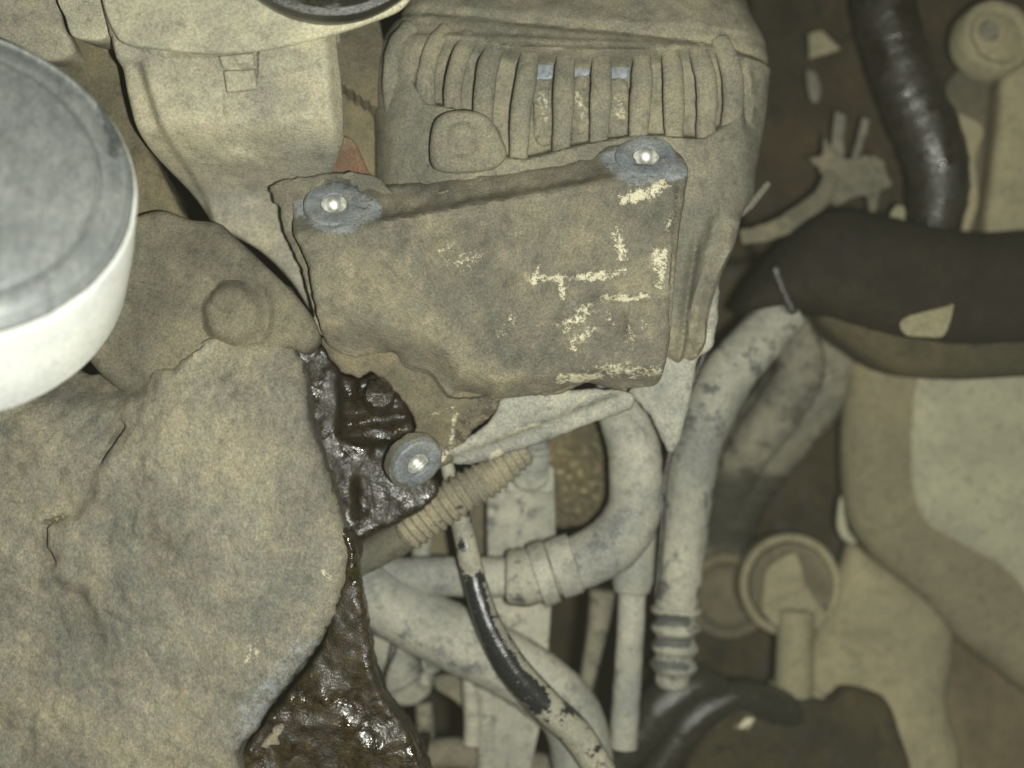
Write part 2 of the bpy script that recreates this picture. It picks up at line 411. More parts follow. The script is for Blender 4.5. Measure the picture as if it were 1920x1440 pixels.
M_rust = grime('rusty_steel', (.26, .20, .13), (.24, .13, .08), (.3, .2, .12), under=(.12, .06, .03), fl=.5)
M_oil = oil('wet_oil'); M_oil2 = oil('oily_sludge', (.008, .0055, .0018), (.055, .038, .013), .14, .9)
M_oilm = oil('oily_rubber', (.006, .005, .003), (.02, .015, .006), .17, 1.0)
M_steel = grime('rubbed_metal', (.215, .232, .245), (.27, .285, .295), (.34, .34, .32), under=(.17, .155, .12), cover=.85, side=.1, patch=.75, rough=.5, urough=.85, fl=.5, spec=.5, gain=1.0, coarse=1.4, chroma=.15)
M_hole = metal('bright_thread', (.62, .62, .58), .5, .1)
M_slate = metal('blue_grey_plate', (.22, .24, .26), .5, .2, .3)

# ================================================================== SETTING
o = relief('engine_bay_floor', [(-700, -600), (2700, -600), (2700, 2100), (-700, 2100)], -1150, -1200, M_deep, r=5, grid=45,
           h=lambda x, y, d: 60*vnoise(x, y, 260, 4, 3), bumps=10, smooth=False)
o['kind'] = 'structure'; o['label'] = 'dark oily floor of the engine bay seen through the gaps'

# ================================================================== BRACKET (middle of the picture)
br = thing('mounting_bracket', 'large dust-caked central bracket with chalky splashes and bare metal bolt bosses at its corners', 'bracket', (900, 520, -90))
face = [(512, 352), (540, 338), (620, 331), (760, 326), (850, 318), (950, 300), (1060, 292), (1105, 272), (1150, 254), (1215, 250), (1266, 262), (1292, 300),
        (1290, 345), (1278, 420), (1268, 520), (1262, 600), (1252, 690), (1238, 722), (1160, 728), (1100, 718), (1045, 735), (985, 744), (925, 750), (868, 756),
        (834, 750), (815, 728), (795, 704), (748, 687), (735, 661), (690, 662), (650, 668), (615, 655), (600, 638), (592, 590), (583, 540), (575, 500), (562, 466), (545, 430), (538, 390), (528, 372)]
def h_face(x, y, d):
    top = 405-(x-700)*.19                       # ledge line between the ears
    h = -16*sstep(18, -6, y-top)*sstep(680, 720, x)*sstep(1150, 1110, x)
    h += 9*np.exp(-((y-top-16)/13.)**2)*sstep(690, 730, x)*sstep(1180, 1130, x)
    h -= .8*np.clip(432-(x-620)*.16-y, 0, 120)
    h += 5*np.exp(-((x-722)/14.)**2)*sstep(450, 500, y)*sstep(680, 600, y)
    h -= 8*sstep(800, 900, x)*sstep(700, 600, y)*sstep(420, 520, y)
    h += 6*np.exp(-((y-(440+.02*(x-600)))/26.)**2)*sstep(740, 690, x)
    h -= 26*sstep(560, 720, y)**2
    h += 9*vnoise(x, y, 70, 4, 11)
    h += 9*np.exp(-(((x-830)/13.)**2+((y-368)/24.)**2)**2)      # little cast lug on the ledge
    h -= 7*np.exp(-((y-556-.03*(x-1180))/5.)**2)*sstep(1080, 1120, x)
    h -= 10*np.exp(-((x-(1176-.05*(y-560)))/3.)**2)*sstep(570, 585, y)*sstep(650, 635, y)
    h -= 9*np.exp(-((x-(1270-.05*(y-340)))/3.)**2)*sstep(330, 350, y)*sstep(620, 600, y)
    low = [(615, 655), (690, 662), (740, 672), (795, 704), (834, 750), (868, 756)]; rest = [(868, 756), (1045, 735), (1238, 722)]
    Pq = np.stack([x, y], -1)
    h -= 62*sstep(78, 0, dpoly(Pq, low, False))**1.3
    h -= 45*sstep(50, 0, dpoly(Pq, rest, False))**1.5
    h += 7*vnoise(x, y, 16, 3, 61)*np.exp(-((y-top)/16.)**2)
    for bx, by in ((626, 377), (1212, 287)): h -= 60*sstep(34, 27, np.hypot(x-bx, (y-by)/.8))
    return h
chalk = [('chalk', 'line', [(1000, 522), (1060, 520), (1110, 518), (1170, 508)], 4, 13, .9), ('chalk', 'line', [(1052, 520), (1055, 552)], 4, 12, .9),
         ('chalk', 'line', [(1000, 520), (1012, 495)], 3, 6, .8), ('chalk', 'line', [(1158, 436), (1168, 478)], 5, 18, .8), ('chalk', 'line', [(1170, 375), (1210, 362), (1245, 345)], 7, 15, .9),
         ('chalk', 'line', [(1130, 556), (1180, 560), (1220, 552)], 4, 8, .75), ('chalk', 'line', [(1050, 612), (1085, 590), (1110, 576)], 9, 18, .62), ('chalk', 'line', [(1110, 620), (1080, 640), (1072, 655)], 5, 14, .6),
         ('chalk', 'line', [(1240, 470), (1235, 530)], 10, 14, .62), ('chalk', 'line', [(1262, 400), (1248, 440)], 3, 8, .7), ('chalk', 'line', [(1050, 712), (1100, 708), (1130, 702)], 5, 11, .98),
         ('chalk', 'line', [(1180, 612), (1184, 650)], 6, 9, .6), ('chalk', 'line', [(1205, 600), (1208, 610)], 5, 7, .6), ('chalk', 'line', [(1140, 590), (1150, 610)], 5, 9, .62), ('chalk', 'line', [(960, 600), (935, 625)], 8, 18, .42),
         ('chalk', 'line', [(830, 470), (860, 490), (900, 480)], 12, 26, .33), ('chalk', 'line', [(1110, 690), (1240, 700)], 8, 16, .66), ('chalk', 'line', [(810, 350), (835, 352)], 3, 8, .4),
         ('bare', 'line', [(560, 375), (600, 408), (650, 415), (690, 392)], 20, 12, .85), ('bare', 'line', [(545, 390), (590, 350), (640, 350), (690, 380)], 12, 12, .75),
         ('bare', 'line', [(1150, 290), (1180, 325), (1230, 330), (1275, 315)], 18, 12, .85), ('bare', 'line', [(1150, 285), (1190, 260), (1240, 262)], 10, 12, .75),
         ('grease_shade', 'line', [(900, 430), (1100, 400)], 10, 40, .35), ('grease_shade', 'line', [(880, 700), (1000, 660), (1200, 640)], 6, 40, .25)]
relief('face_plate', face, 0, -75, M_brk, br, r=17, h=h_face, grid=6, jag=2.5, bumps=5, masks=chalk, bscale=22, seed=2)
# layer of caked dust behind the left edge, split by cracks
relief('gasket_layer', [(505, 352), (545, 334), (700, 328), (760, 420), (760, 600), (640, 640), (597, 625), (585, 585), (570, 520), (556, 490), (548, 470), (530, 430), (524, 392), (512, 372)],
       -62, -112, M_brk, br, r=6, grid=8, jag=4, bumps=3, seed=5, h=lambda x, y, d: -34*sstep(48, 36, np.hypot(x-632, y-380)))
# lower skirt; shade below the face plate is painted into its dark colour
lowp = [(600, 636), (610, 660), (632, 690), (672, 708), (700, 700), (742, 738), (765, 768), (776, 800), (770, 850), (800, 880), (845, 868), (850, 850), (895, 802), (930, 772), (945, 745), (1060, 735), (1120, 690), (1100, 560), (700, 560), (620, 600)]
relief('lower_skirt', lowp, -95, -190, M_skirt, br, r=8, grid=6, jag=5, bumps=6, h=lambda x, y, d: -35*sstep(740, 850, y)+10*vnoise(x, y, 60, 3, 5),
       masks=[('grease_shade', 'line', [(745, 690), (790, 730), (800, 760)], 16, 30, .30), ('grease_shade', 'line', [(915, 768), (870, 810)], 26, 10, .62), ('chalk', 'line', [(856, 775), (848, 800), (842, 850)], 2.5, 4, .7), ('chalk', 'line', [(812, 776), (850, 765)], 2.5, 5, .55), ('chalk', 'line', [(845, 840), (825, 862)], 5, 6, .6)], seed=8)  # first two masks deepen the painted shade; the rest are chalk deposits
relief('lower_flange', [(834, 852), (868, 826), (905, 800), (925, 775), (945, 745), (1040, 732), (1150, 730), (1192, 742), (1185, 768), (1110, 795), (1045, 822), (965, 848), (905, 868), (850, 872)],
       -118, -215, M_ash, br, r=14, grid=7, jag=3, bumps=6, tilt=(0, -.25),
       h=lambda x, y, d: -24*sstep(-8, 10, y-(855-(x-850)*.38)), masks=[('chalk', 'line', [(900, 835), (960, 812), (1010, 795)], 3, 7, .8), ('chalk', 'line', [(925, 860), (935, 850)], 8, 8, .75), ('chalk', 'line', [(1020, 800), (1060, 780), (1100, 740)], 3, 6, .6)], seed=9)
def insert_bush(at, nrm, ro, ri, lbl, seed):
    t = lathe('bolt_boss', at, nrm, [(ro*1.04, -16), (ro*1.0, -4), (ro*.93, -.5), (ri*1.5, 1.5), (ri*1.3, 0), (ri*1.1, -.5), (ri*1.02, -2.5), (ri, -6)], M_steel, br, caps=False, bumps=2.6, seed=seed, sharp=30)
    t['label'] = lbl
    pr = [(ri, -5)]
    for k in range(1, 12):
        th = k/12*math.pi/2; pr.append((ri*math.cos(th)*(1-(.05 if seed == 3 and k % 2 else 0)), -5-ri*1.05*math.sin(th)))
    pr.append((.01, -5-ri*1.06))
    lathe('thread', at, nrm, pr, M_hole, t, caps=False, segs=40, bumps=.5, sharp=25 if seed == 3 else 80)
insert_bush((626, 380, -39), (.04, .60, .79), 58, 25, 'left bolt boss rubbed to blue-grey metal', 1)
insert_bush((1212, 290, -37), (-.04, .60, .79), 58, 25, 'right bolt boss rubbed to blue-grey metal', 2)
insert_bush((785, 872, -76), (.50, -.50, .70), 52, 23, 'lower bolt boss with bright threads beside the oily casting', 3)

lathe('lower_boss_body', (780, 869, -88), (.50, -.50, .70), [(58, -22), (60, -10), (58, 0), (45, 4), (31, 3), (29, -22)], M_brk, br, caps=False, bumps=4, seed=12, masks=[('chalk', 'line', [(745, 880), (752, 855), (772, 838)], 4, 6, .7)])
# ================================================================== ALTERNATOR (top middle)
alt = thing('alternator', 'dust-covered alternator with a row of vent slots above the central bracket', 'alternator', (1060, 200, -300))
ao = [(692, 330), (690, 250), (688, 160), (692, 70), (702, 38), (745, -20), (770, -140), (1400, -140), (1446, -20), (1464, 20), (1474, 60), (1472, 130), (1460, 220), (1442, 300), (1436, 350), (1408, 396), (1395, 450), (1365, 520), (1345, 590),
      (1338, 650), (1290, 680), (1235, 650), (1100, 500), (800, 480), (720, 420)]
pocket = [(775, 150), (795, 85), (850, 72), (960, 92), (1100, 104), (1200, 100), (1300, 88), (1370, 84), (1392, 130), (1378, 220), (1320, 256), (1200, 250), (1120, 262), (1060, 276), (985, 296), (940, 292), (925, 240), (850, 200), (800, 190)]
def h_alt(x, y, d):
    P = np.stack([x, y], -1); s = sdist(P, pocket)
    h = -52*sstep(-6, 14, s)
    h -= 55*np.clip((110-y)/130, 0, 1.3)**1.6
    h -= 40*np.clip((880-x)/190, 0, 1)**2
    h -= 95*np.clip((x-1270)/200, 0, 2)**2
    h -= 50*np.clip((760-x)/70, 0, 2)**2*.6
    h += -9*sstep(56, 44, y-.05*(x-700))+5*sstep(20, 12, y-.04*(x-700))
    h += 10*np.exp(-((y-88-.02*(x-800))/6.)**2)*sstep(800, 850, x)
    h -= 12*np.exp(-((y-30-.12*(x-1000))/9.)**2)
    h += -60*sstep(400, 560, y)
    h += 30*np.exp(-((x-(1385-.28*(y-420)))/12.)**2)*sstep(390, 420, y)+25*np.exp(-((x-(1310-.1*(y-420)))/9.)**2)*sstep(430, 470, y)
    h -= 20*np.exp(-((x-(1345-.2*(y-420)))/14.)**2)*sstep(390, 420, y)
    h += 22*sstep(62, 50, np.hypot((x-875), (y-268)))*sstep(330, 300, y)*0
    h -= 16*np.exp(-((x-(1398+.12*(y-90)-.0006*(y-150)**2))/7.)**2)*sstep(95, 120, y)*sstep(250, 200, y)
    h -= 12*np.exp(-((x-(1428+.10*(y-90)-.0006*(y-150)**2))/6.)**2)*sstep(100, 125, y)*sstep(230, 190, y)
    h += 6*vnoise(x, y, 60, 4, 21)
    return h
relief('housing', ao, -75, -330, M_alt, alt, r=50, h=h_alt, grid=5, bumps=4, seed=4, under=60, bscale=25)
ribs = [((770, 50), (742, 90), (734, 150), (738, 210)), ((838, 55), (812, 90), (798, 150), (802, 215)), ((882, 66), (862, 110), (850, 165), (850, 225)), ((932, 78), (914, 130), (907, 190), (907, 240)), ((996, 85), (986, 150), (976, 220), (972, 300)), ((1060, 102), (1058, 150), (1056, 210), (1052, 285)),
        ((1128, 104), (1128, 150), (1126, 200), (1122, 268)), ((1203, 100), (1204, 150), (1200, 200), (1196, 262)), ((1256, 92), (1262, 140), (1264, 200), (1264, 265)), ((1306, 88), (1322, 140), (1326, 190), (1322, 265)), ((1350, 74), (1370, 125), (1376, 185), (1366, 255))]
for i, rb in enumerate(ribs):
    n = len(rb); dz = [-98, -84, -84, -98]
    fall = [95*max(0, (x-1270)/200)**2+(40*min(1, max(0, (880-x)/190))**2)+.5*55*max(0, (110-y)/130)**1.6 for x, y in rb]
    tube('vent_rib', [(x, y, dz[j]-fall[j], (20 if i > 2 else 17) if 0 < j < n-1 else 17) for j, (x, y) in enumerate(rb)], M_alt, alt, segs=20, bumps=1.5, seed=i+30, flat=.6)
for i, (x, y) in enumerate([(1020, 205), (1088, 200), (1160, 205)]):
    relief('winding', [(x-17, y-52), (x+17, y-52), (x+17, y+60), (x-17, y+60)], -118, -135, M_alt, alt, r=8, grid=5, jag=3, bumps=9, bscale=9, seed=i, masks=[('chalk', 'line', [(x-4, y-25), (x+6, y+15)], 6, 14, .5)])
    relief('stator_plate', [(x-20, y-88), (x+16, y-88), (x+18, y-60), (x-20, y-54)], -125, -133, M_slate, alt, r=3, grid=8, bumps=.5, seed=i)
b = relief('bolt_lug', [(806, 300), (806, 255), (815, 222), (840, 206), (880, 204), (915, 216), (935, 245), (950, 285), (930, 312), (870, 322), (820, 318)], -30, -90, M_alt, alt, r=16, grid=6, bumps=4, seed=41,
       h=lambda x, y, d: 9*np.exp(-(np.hypot(x-865, y-255)/24)**4)-5*np.exp(-((np.hypot(x-865, y-255)-32)/6)**2))
relief('lower_web', [(1236, 650), (1256, 560), (1300, 470), (1345, 470), (1350, 560), (1338, 650), (1312, 672), (1300, 730), (1285, 800), (1262, 850), (1244, 830), (1226, 790), (1196, 752), (1180, 735), (1200, 715)], -170, -260, M_ash, alt, r=14, grid=8, bumps=5, jag=3, seed=43)
tube('side_seam', [(1440, 345, -190, 7), (1395, 395, -170, 8), (1330, 432, -150, 7), (1300, 470, -150, 5)], M_alt, alt, seed=3)

# ================================================================== TOP LEFT
hs = thing('filter_housing', 'beige dusty moulded housing with a small clip, between the round disc and the alternator', 'housing', (430, 200, -200))
ho = [(206, -40), (205, 66), (216, 115), (232, 190), (252, 262), (290, 318), (322, 366), (345, 402), (380, 412), (440, 446), (500, 505), (560, 590), (640, 650), (700, 560), (640, 400), (572, 332), (606, 288), (632, 252), (637, 215), (634, 150), (626, 60), (622, -40)]
def h_house(x, y, d):
    h = -26*sstep(0, 26, (270+(y-110)*.30)-x)*sstep(105, 120, y)
    h -= 30*sstep(0, 20, x-(606+(y-60)*.06))
    h += 14*sstep(2, -2, y-(66+.4*(x-205)*(x < 300)+(38+.02*(x-300))*(x >= 300)))*(x < 412)
    h += 14*sstep(3, -3, y-(150-.24*(x-485)))*sstep(482, 488, x)
    h -= 6*np.exp(-((x-(415+.06*(y-170)))/3.)**2)*sstep(160, 180, y)*sstep(262, 245, y)
    h += 12*sstep(1.05, .85, np.hypot((x-428)/46, (y-290)/22))*sstep(300, 285, y)
    h -= 210*sstep(215, 350, y)
    h += 3*vnoise(x, y, 60, 3, 12)
    return h
relief('shell', ho, 60, -180, M_house, hs, r=16, h=h_house, grid=6, bumps=3.5, seed=50, under=70)
relief('clip', [(409, 104), (474, 98), (481, 160), (482, 166), (424, 172), (418, 135)], 78, 40, M_cap, hs, r=5, grid=5, bumps=1, smooth=False, seed=52,
       h=lambda x, y, d: -14*np.exp(-((y-126+.05*(x-440))/4.)**2))
relief('flange_rim', [(205, -60), (214, 66), (300, 92), (410, 100), (500, 92), (600, 70), (690, 42), (760, 8), (780, -60)], 92, 40, M_cap, hs, r=9, grid=8, bumps=1.5, seed=53, under=20)
lathe('rubber_ring', (612, -196, 150), (.1, -.02, 1), [(210, -60), (214, -20), (208, -3), (196, 2), (178, -2), (170, -16), (40, -22), (.01, -22)], M_rub, hs, segs=72, bumps=1)
b_ = relief('side_box', [(104, -60), (106, 0), (120, 30), (138, 69), (202, 64), (206, -60)], 40, -60, M_cap, hs, r=6, grid=9, bumps=1.2, seed=54)
cv = relief('upper_cover', [(-80, -60), (106, -60), (112, 30), (132, 92), (80, 110), (-80, 90)], -20, -160, M_house, r=14, grid=9, bumps=3, seed=56, h=lambda x, y, d: -10*sstep(0, 12, y-(48+.25*abs(x-60))))
tag(cv, 'beige dusty cover in the top left corner above the round disc', 'cover')
ds = thing('round_canister', 'large round blue-grey canister lid with a bright chalky rim at the left edge', 'canister', (-110, 330, -60))
dn = (.36, .46, .81); dc = (-128, 312, 400)
R = 299
lathe('lid', dc, dn, [(.01, 12), (R*.3, 12), (R*.31, 9), (R*.5, 9), (R*.78, 8), (R*.800, 5), (R*.808, -8), (R*.818, -8), (R*.826, 2), (R*.90, 1), (R*.92, -5), (R*.955, -7), (R*.965, -3), (R*.985, -6), (R*1.0, -16), (R*1.0, -24)], M_disc, ds, segs=110, bumps=.8, seed=3, sharp=60,
      masks=[('grease_shade', 'line', [(196, 200), (214, 250), (216, 280)], 10, 22, .95)])
lathe('rim', dc, dn, [(R*.99, -14), (R*1.008, -18), (R*1.022, -30), (R*1.03, -120), (R*1.04, -132), (R*1.04, -250), (R*.98, -262), (R*.6, -265), (.01, -265)], M_rim, ds, segs=110, bumps=1.2, seed=4)

# plain wall behind the gap between housing and alternator
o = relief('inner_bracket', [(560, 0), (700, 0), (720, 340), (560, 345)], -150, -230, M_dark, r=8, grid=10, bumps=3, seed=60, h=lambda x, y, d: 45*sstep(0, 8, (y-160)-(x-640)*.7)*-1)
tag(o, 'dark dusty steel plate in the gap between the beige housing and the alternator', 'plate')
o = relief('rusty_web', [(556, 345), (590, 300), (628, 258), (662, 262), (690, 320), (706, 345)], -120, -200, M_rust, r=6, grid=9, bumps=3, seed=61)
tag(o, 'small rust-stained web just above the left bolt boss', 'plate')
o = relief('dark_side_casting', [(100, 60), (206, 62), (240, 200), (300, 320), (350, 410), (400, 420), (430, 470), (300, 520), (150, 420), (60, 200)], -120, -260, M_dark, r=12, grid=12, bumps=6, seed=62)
tag(o, 'dark grimy casting between the round canister and the beige housing', 'casting')

# ================================================================== LOWER LEFT DUST-CAKED COVERS
lump = [(200, 430), (256, 400), (300, 392), (350, 408), (405, 416), (440, 446), (490, 492), (540, 540), (580, 590), (596, 632), (570, 662), (530, 655), (500, 700), (300, 760), (180, 700), (120, 560)]
o = relief('rear_casting', lump, -25, -200, M_lump, r=26, grid=7, bumps=9, bscale=34, seed=70, h=lambda x, y, d: 20*sstep(62, 40, np.hypot(x-438, y-590))*1+12*sstep(34, 26, np.hypot(x-432, y-555))-10*np.exp(-((np.hypot(x-438, y-590)-66)/9)**2)-16*np.exp(-(np.hypot((x-340)/40, (y-440)/25))**2)+10*np.exp(-((y-(500+.9*(x-500)))/12.)**2)*(x > 480))
tag(o, 'dark grey dusty casting with a round bolt lug, behind the big dust-caked cover', 'casting')
cov = thing('dust_caked_cover', 'big rounded engine cover thick with brown dust filling the lower left', 'engine cover', (300, 1000, -120))
co = [(150, 700), (190, 660), (250, 668), (300, 690), (345, 650), (385, 628), (430, 640), (500, 638), (545, 664), (567, 710), (575, 780), (592, 850), (615, 920), (632, 975), (645, 1040), (640, 1090), (628, 1130), (612, 1180), (585, 1225), (545, 1275), (505, 1330), (470, 1380), (440, 1420), (430, 1560), (-200, 1560), (-200, 700)]
left_ln = [(160, 660), (222, 800), (185, 860), (168, 920), (134, 960), (78, 985), (80, 1030), (100, 1060), (74, 1080), (80, 1100), (150, 1120), (185, 1200), (215, 1600)]
def h_cov(x, y, d):
    P = np.stack([x, y], -1)
    poly = left_ln+[(-400, 1600), (-400, 500), (160, 500)]
    s = sdist(P, poly); dd = dpoly(P, left_ln, False)
    h = -16*sstep(-30, 12, s)*sstep(1330, 1130, y)
    h -= 30*sstep(330, 180, x)*sstep(840, 700, y)
    h += 14*np.exp(-(((x-400)/240.)**2+((y-1050)/330.)**2))
    h -= 46*sstep(790, 650, y)
    h -= 10*sstep(20, -20, (x-(165+.36*(y-650)*1.0))-55)*sstep(640, 660, y)*sstep(850, 790, y)
    h += 6*vnoise(x, y, 26, 4, 77)+1.2*vnoise(x, y, 9, 2, 78)
    for ln in ([(318, 690), (352, 655), (372, 642)], [(228, 640), (250, 700), (290, 745)], [(236, 880), (262, 940), (250, 990)], [(330, 1040), (352, 1010), (362, 985)], [(200, 1150), (260, 1190), (300, 1260)], [(430, 870), (470, 905), (520, 915)]):
        h -= 5*np.exp(-(dpoly(P, ln, False)/4.)**2)*(vnoise(x, y, 22, 2, 6) > -.35)
    h -= 14*np.exp(-(((x-318)/60.)**2+((y-925)/26.)**2))-8*np.exp(-(((x-300)/80.)**2+((y-985)/26.)**2))
    h -= 26*sstep(0, 60, 770-y)*sstep(300, 220, x)
    h += 8*np.exp(-((y-(690-.62*(x-300)))/14.)**2)*sstep(260, 300, x)*sstep(400, 370, x)
    h -= 8*np.exp(-((y-(668-.62*(x-330)))/3.)**2)*sstep(318, 325, x)*sstep(370, 360, x)
    h -= 34*np.exp(-(dd/4.)**2)*np.maximum(sstep(790, 800, y)*sstep(872, 862, y), sstep(960, 985, y)*sstep(1062, 1050, y))
    h -= 80*np.clip((x-430)/200, 0, 1.6)**2*sstep(700, 900, y)*.6
    return h+8*vnoise(x, y, 110, 4, 15)
relief('shell', co, 30, -170, M_bag, cov, r=24, h=h_cov, grid=6, bumps=5, bscale=36, jag=6, seed=72, under=12,
       masks=[('bare', 'line', [(575, 1230), (515, 1290), (455, 1370)], 26, 46, .52), ('grease_shade', 'line', [(548, 668), (570, 715), (578, 790), (596, 850), (618, 925), (636, 985), (646, 1045)], 1, 13, .55), ('grease_shade', 'line', [(610, 1190), (560, 1270), (500, 1350), (455, 1420)], 8, 22, .8),  # first mask paints a blue-grey wet sheen into the cover's colour
              ('chalk', 'line', [(600, 1075), (612, 1090)], 3, 6, .8), ('chalk', 'line', [(488, 1200), (465, 1236)], 6, 16, .45)])

# ================================================================== OILY CASTING
oc = thing('oily_casting', 'black-brown casting wet with oil between the big cover and the central bracket', 'engine block', (650, 950, -330))
op = [(505, 632), (560, 640), (600, 640), (630, 690), (676, 712), (725, 700), (770, 770), (778, 820), (770, 850), (800, 890), (822, 905), (815, 935), (785, 962), (740, 985), (676, 1020), (672, 1060), (682, 1110), (694, 1180), (706, 1240), (722, 1300), (762, 1355), (785, 1400), (800, 1500), (420, 1500), (420, 1200), (520, 900), (540, 760)]
def h_oil(x, y, d):
    h = 34*sstep(8, -8, y-(818+14*np.sin((x-640)/40)))*sstep(630, 650, x)
    h += 16*np.exp(-((y-(790-.15*(x-690)))/11.)**2)*sstep(640, 655, x)*sstep(775, 765, x)
    h += 12*np.exp(-((y-(755-.1*(x-690)))/8.)**2)*sstep(640, 655, x)*sstep(775, 765, x)
    h -= 30*np.exp(-((x-672)/3.5)**2)*sstep(700, 710, y)*sstep(750, 740, y)
    h -= 30*np.exp(-((x-666)/5)**2)*sstep(890, 910, y)*sstep(975, 960, y)
    h -= 50*sstep(1180, 1440, y)
    h += 8*vnoise(x, y, 40, 4, 31)
    return h
relief('wet_block', op, -150, -420, M_oil, oc, r=16, h=h_oil, grid=6, bumps=3.5, bscale=12, jag=4, seed=80, under=60, sharp=60)
lathe('drain_cap', (712, 738, -78), (.2, .35, .9), [(30, -50), (31, -6), (27, 3), (14, 6), (.01, 6)], M_oil, oc, segs=40, bumps=3.5, seed=3)
relief('sludge_strip', [(612, 986), (640, 990), (662, 1005), (668, 1040), (676, 1100), (690, 1180), (702, 1260), (720, 1310), (756, 1360), (780, 1410), (790, 1500), (430, 1500), (450, 1420), (500, 1350), (560, 1275), (602, 1215), (622, 1150), (642, 1090), (648, 1030)],
       -44, -160, M_oil2, oc, r=14, grid=6, bumps=5, bscale=20, jag=4, seed=82, tilt=(0, -.06), h=lambda x, y, d: 12*vnoise(x, y, 50, 3, 9))
for i, (x, y, a, b_) in enumerate([(512, 1382, 34, 13)]):
    pts = [(x+a*math.cos(t)*math.cos(-.9)-b_*math.sin(t)*math.sin(-.9), y+a*math.cos(t)*math.sin(-.9)+b_*math.sin(t)*math.cos(-.9)) for t in np.arange(0, 6.28, .6)]
    relief('mud_clod', pts, -38, -70, M_loom, oc, r=11, grid=4, bumps=7, seed=i+90, jag=14, bscale=14)

# ================================================================== HOSES AND PIPES (middle to bottom)
HZ = -330
t = thing('wiring_conduit', 'tan dusty corrugated conduit running diagonally below the lower bolt boss', 'conduit', (820, 950, -260))
def corr_conduit(s, L): return 1+.095*np.sin(s/17.*2*np.pi)
tube('corrugated_sleeve', [(985, 848, -215, 22), (930, 885, -200, 33), (860, 930, -195, 37), (800, 972, -200, 36), (762, 1002, -205, 33)], M_loom, t, corr=corr_conduit, segs=32, step=2.2, bumps=1.6, seed=5,
     masks=[('grease_shade', 'line', [(850, 952), (865, 950)], 2, 4, .9), ('grease_shade', 'line', [(810, 985), (830, 978)], 2, 5, .7)])
tube('plain_sleeve', [(800, 975, -215, 30), (750, 1008, -222, 32), (700, 1036, -228, 30), (650, 1065, -230, 30)], M_lump, t, segs=24, bumps=3, seed=6)

t = tube('elbow_hose', [(1120, 735, -290, 40), (1160, 765, -290, 46), (1186, 830, -300, 50), (1192, 900, -305, 50), (1186, 965, -310, 52), (1150, 1018, -312, 54), (1095, 1050, -315, 52), (1040, 1068, -318, 50)], M_ash, segs=44, bumps=1.4, seed=7,
         masks=[('grease_shade', 'line', [(1180, 960), (1130, 1010), (1085, 1030)], 16, 26, .55), ('grease_shade', 'line', [(1075, 1050), (1085, 1065)], 5, 8, .8)])
tag(t, 'thick pale dusty hose bending in an elbow below the bracket', 'hose')
cl = thing('hose_coupling', 'dusty ringed coupling joining the elbow hose to the straight pipe', 'coupling', (1010, 1075, -400))
tube('clamp_ring', [(1078, 1055, -318, 57), (1050, 1064, -318, 58), (1040, 1068, -318, 57)], M_ash, cl, segs=40, bumps=1, seed=1, capr=.1)
tube('clamp_ring', [(1034, 1070, -318, 60), (1018, 1075, -318, 62), (1006, 1079, -318, 60)], M_ash, cl, segs=40, bumps=1.5, seed=2, capr=.1)
tube('socket', [(1010, 1078, -320, 54), (980, 1082, -322, 57), (952, 1082, -322, 50)], M_ash2, cl, segs=9, bumps=4, seed=3, capr=.25, masks=[('grease_shade', 'line', [(960, 1120), (990, 1132)], 4, 8, .8)])
t = tube('straight_pipe', [(970, 1082, -335, 38), (900, 1082, -340, 38), (820, 1080, -345, 37), (720, 1082, -350, 36)], M_ash, segs=36, bumps=1, seed=8)
tag(t, 'pale dusty pipe running left from the ringed coupling', 'pipe')
t = tube('diagonal_duct', [(640, 1080, -330, 54), (720, 1128, -335, 60), (820, 1180, -345, 62), (920, 1228, -352, 62), (1010, 1282, -358, 60), (1075, 1350, -362, 58), (1100, 1480, -362, 58)], M_ash, segs=48, bumps=1.6, seed=9,
         masks=[('grease_shade', 'line', [(720, 1175), (800, 1215), (900, 1255)], 8, 26, .5), ('grease_shade', 'line', [(1050, 1310), (1080, 1330)], 10, 24, .4)])
tag(t, 'thick pale duct slanting from the oily casting down to the bottom centre', 'duct')
t = tube('thin_black_hose', [(838, 872, -240, 12), (856, 940, -235, 18), (872, 1010, -230, 21), (890, 1090, -225, 22), (916, 1170, -222, 25), (960, 1250, -225, 30), (1022, 1320, -232, 31), (1080, 1375, -240, 30), (1130, 1450, -245, 28)], M_blk, segs=32, bumps=.8, seed=10,
         masks=[('grease_shade', 'line', [(885, 1110), (910, 1190), (955, 1260), (1010, 1315)], 22, 8, .9)])
tag(t, 'thin black hose with dust rubbed off, crossing the pale duct', 'hose')
po = thing('upright_post', 'flat pale dusty post standing behind the coupling with a nut and boot on top', 'post', (975, 1100, -560))
relief('bar', [(912, 905), (1040, 900), (1042, 1000), (1030, 1200), (1026, 1300), (990, 1470), (926, 1470), (915, 1200)], -400, -520, M_ash2, po, r=5, grid=9, bumps=2.5, seed=20, smooth=False)
relief('nut', [(945, 900), (952, 872), (1030, 868), (1040, 880), (1040, 918), (1032, 926), (950, 924)], -372, -402, M_ash, po, r=7, grid=6, bumps=2, seed=21, smooth=False)
lathe('washer', (994, 884, -362), (0, .5, .85), [(42, -16), (42, -3), (39, 0), (25, 1), (24, -2), (.01, -2)], M_ash, po, segs=40, bumps=1)
tube('boot', [(994, 884, -352, 29), (1000, 856, -330, 27), (1004, 835, -310, 24), (1006, 812, -300, 20)], M_ash, po, corr=lambda s, L: 1+.1*np.sin(s/11.*2*np.pi), segs=30, step=2, bumps=.8, capr=.2)
dp = thing('drain_pipe', 'narrow pale pipe with a wider collar standing beside the corrugated hose', 'pipe', (1180, 1230, -430))
tube('collar', [(1195, 985, -372, 36), (1190, 1040, -374, 38), (1186, 1085, -376, 39), (1185, 1108, -376, 34)], M_ash, dp, segs=32, capr=.3)
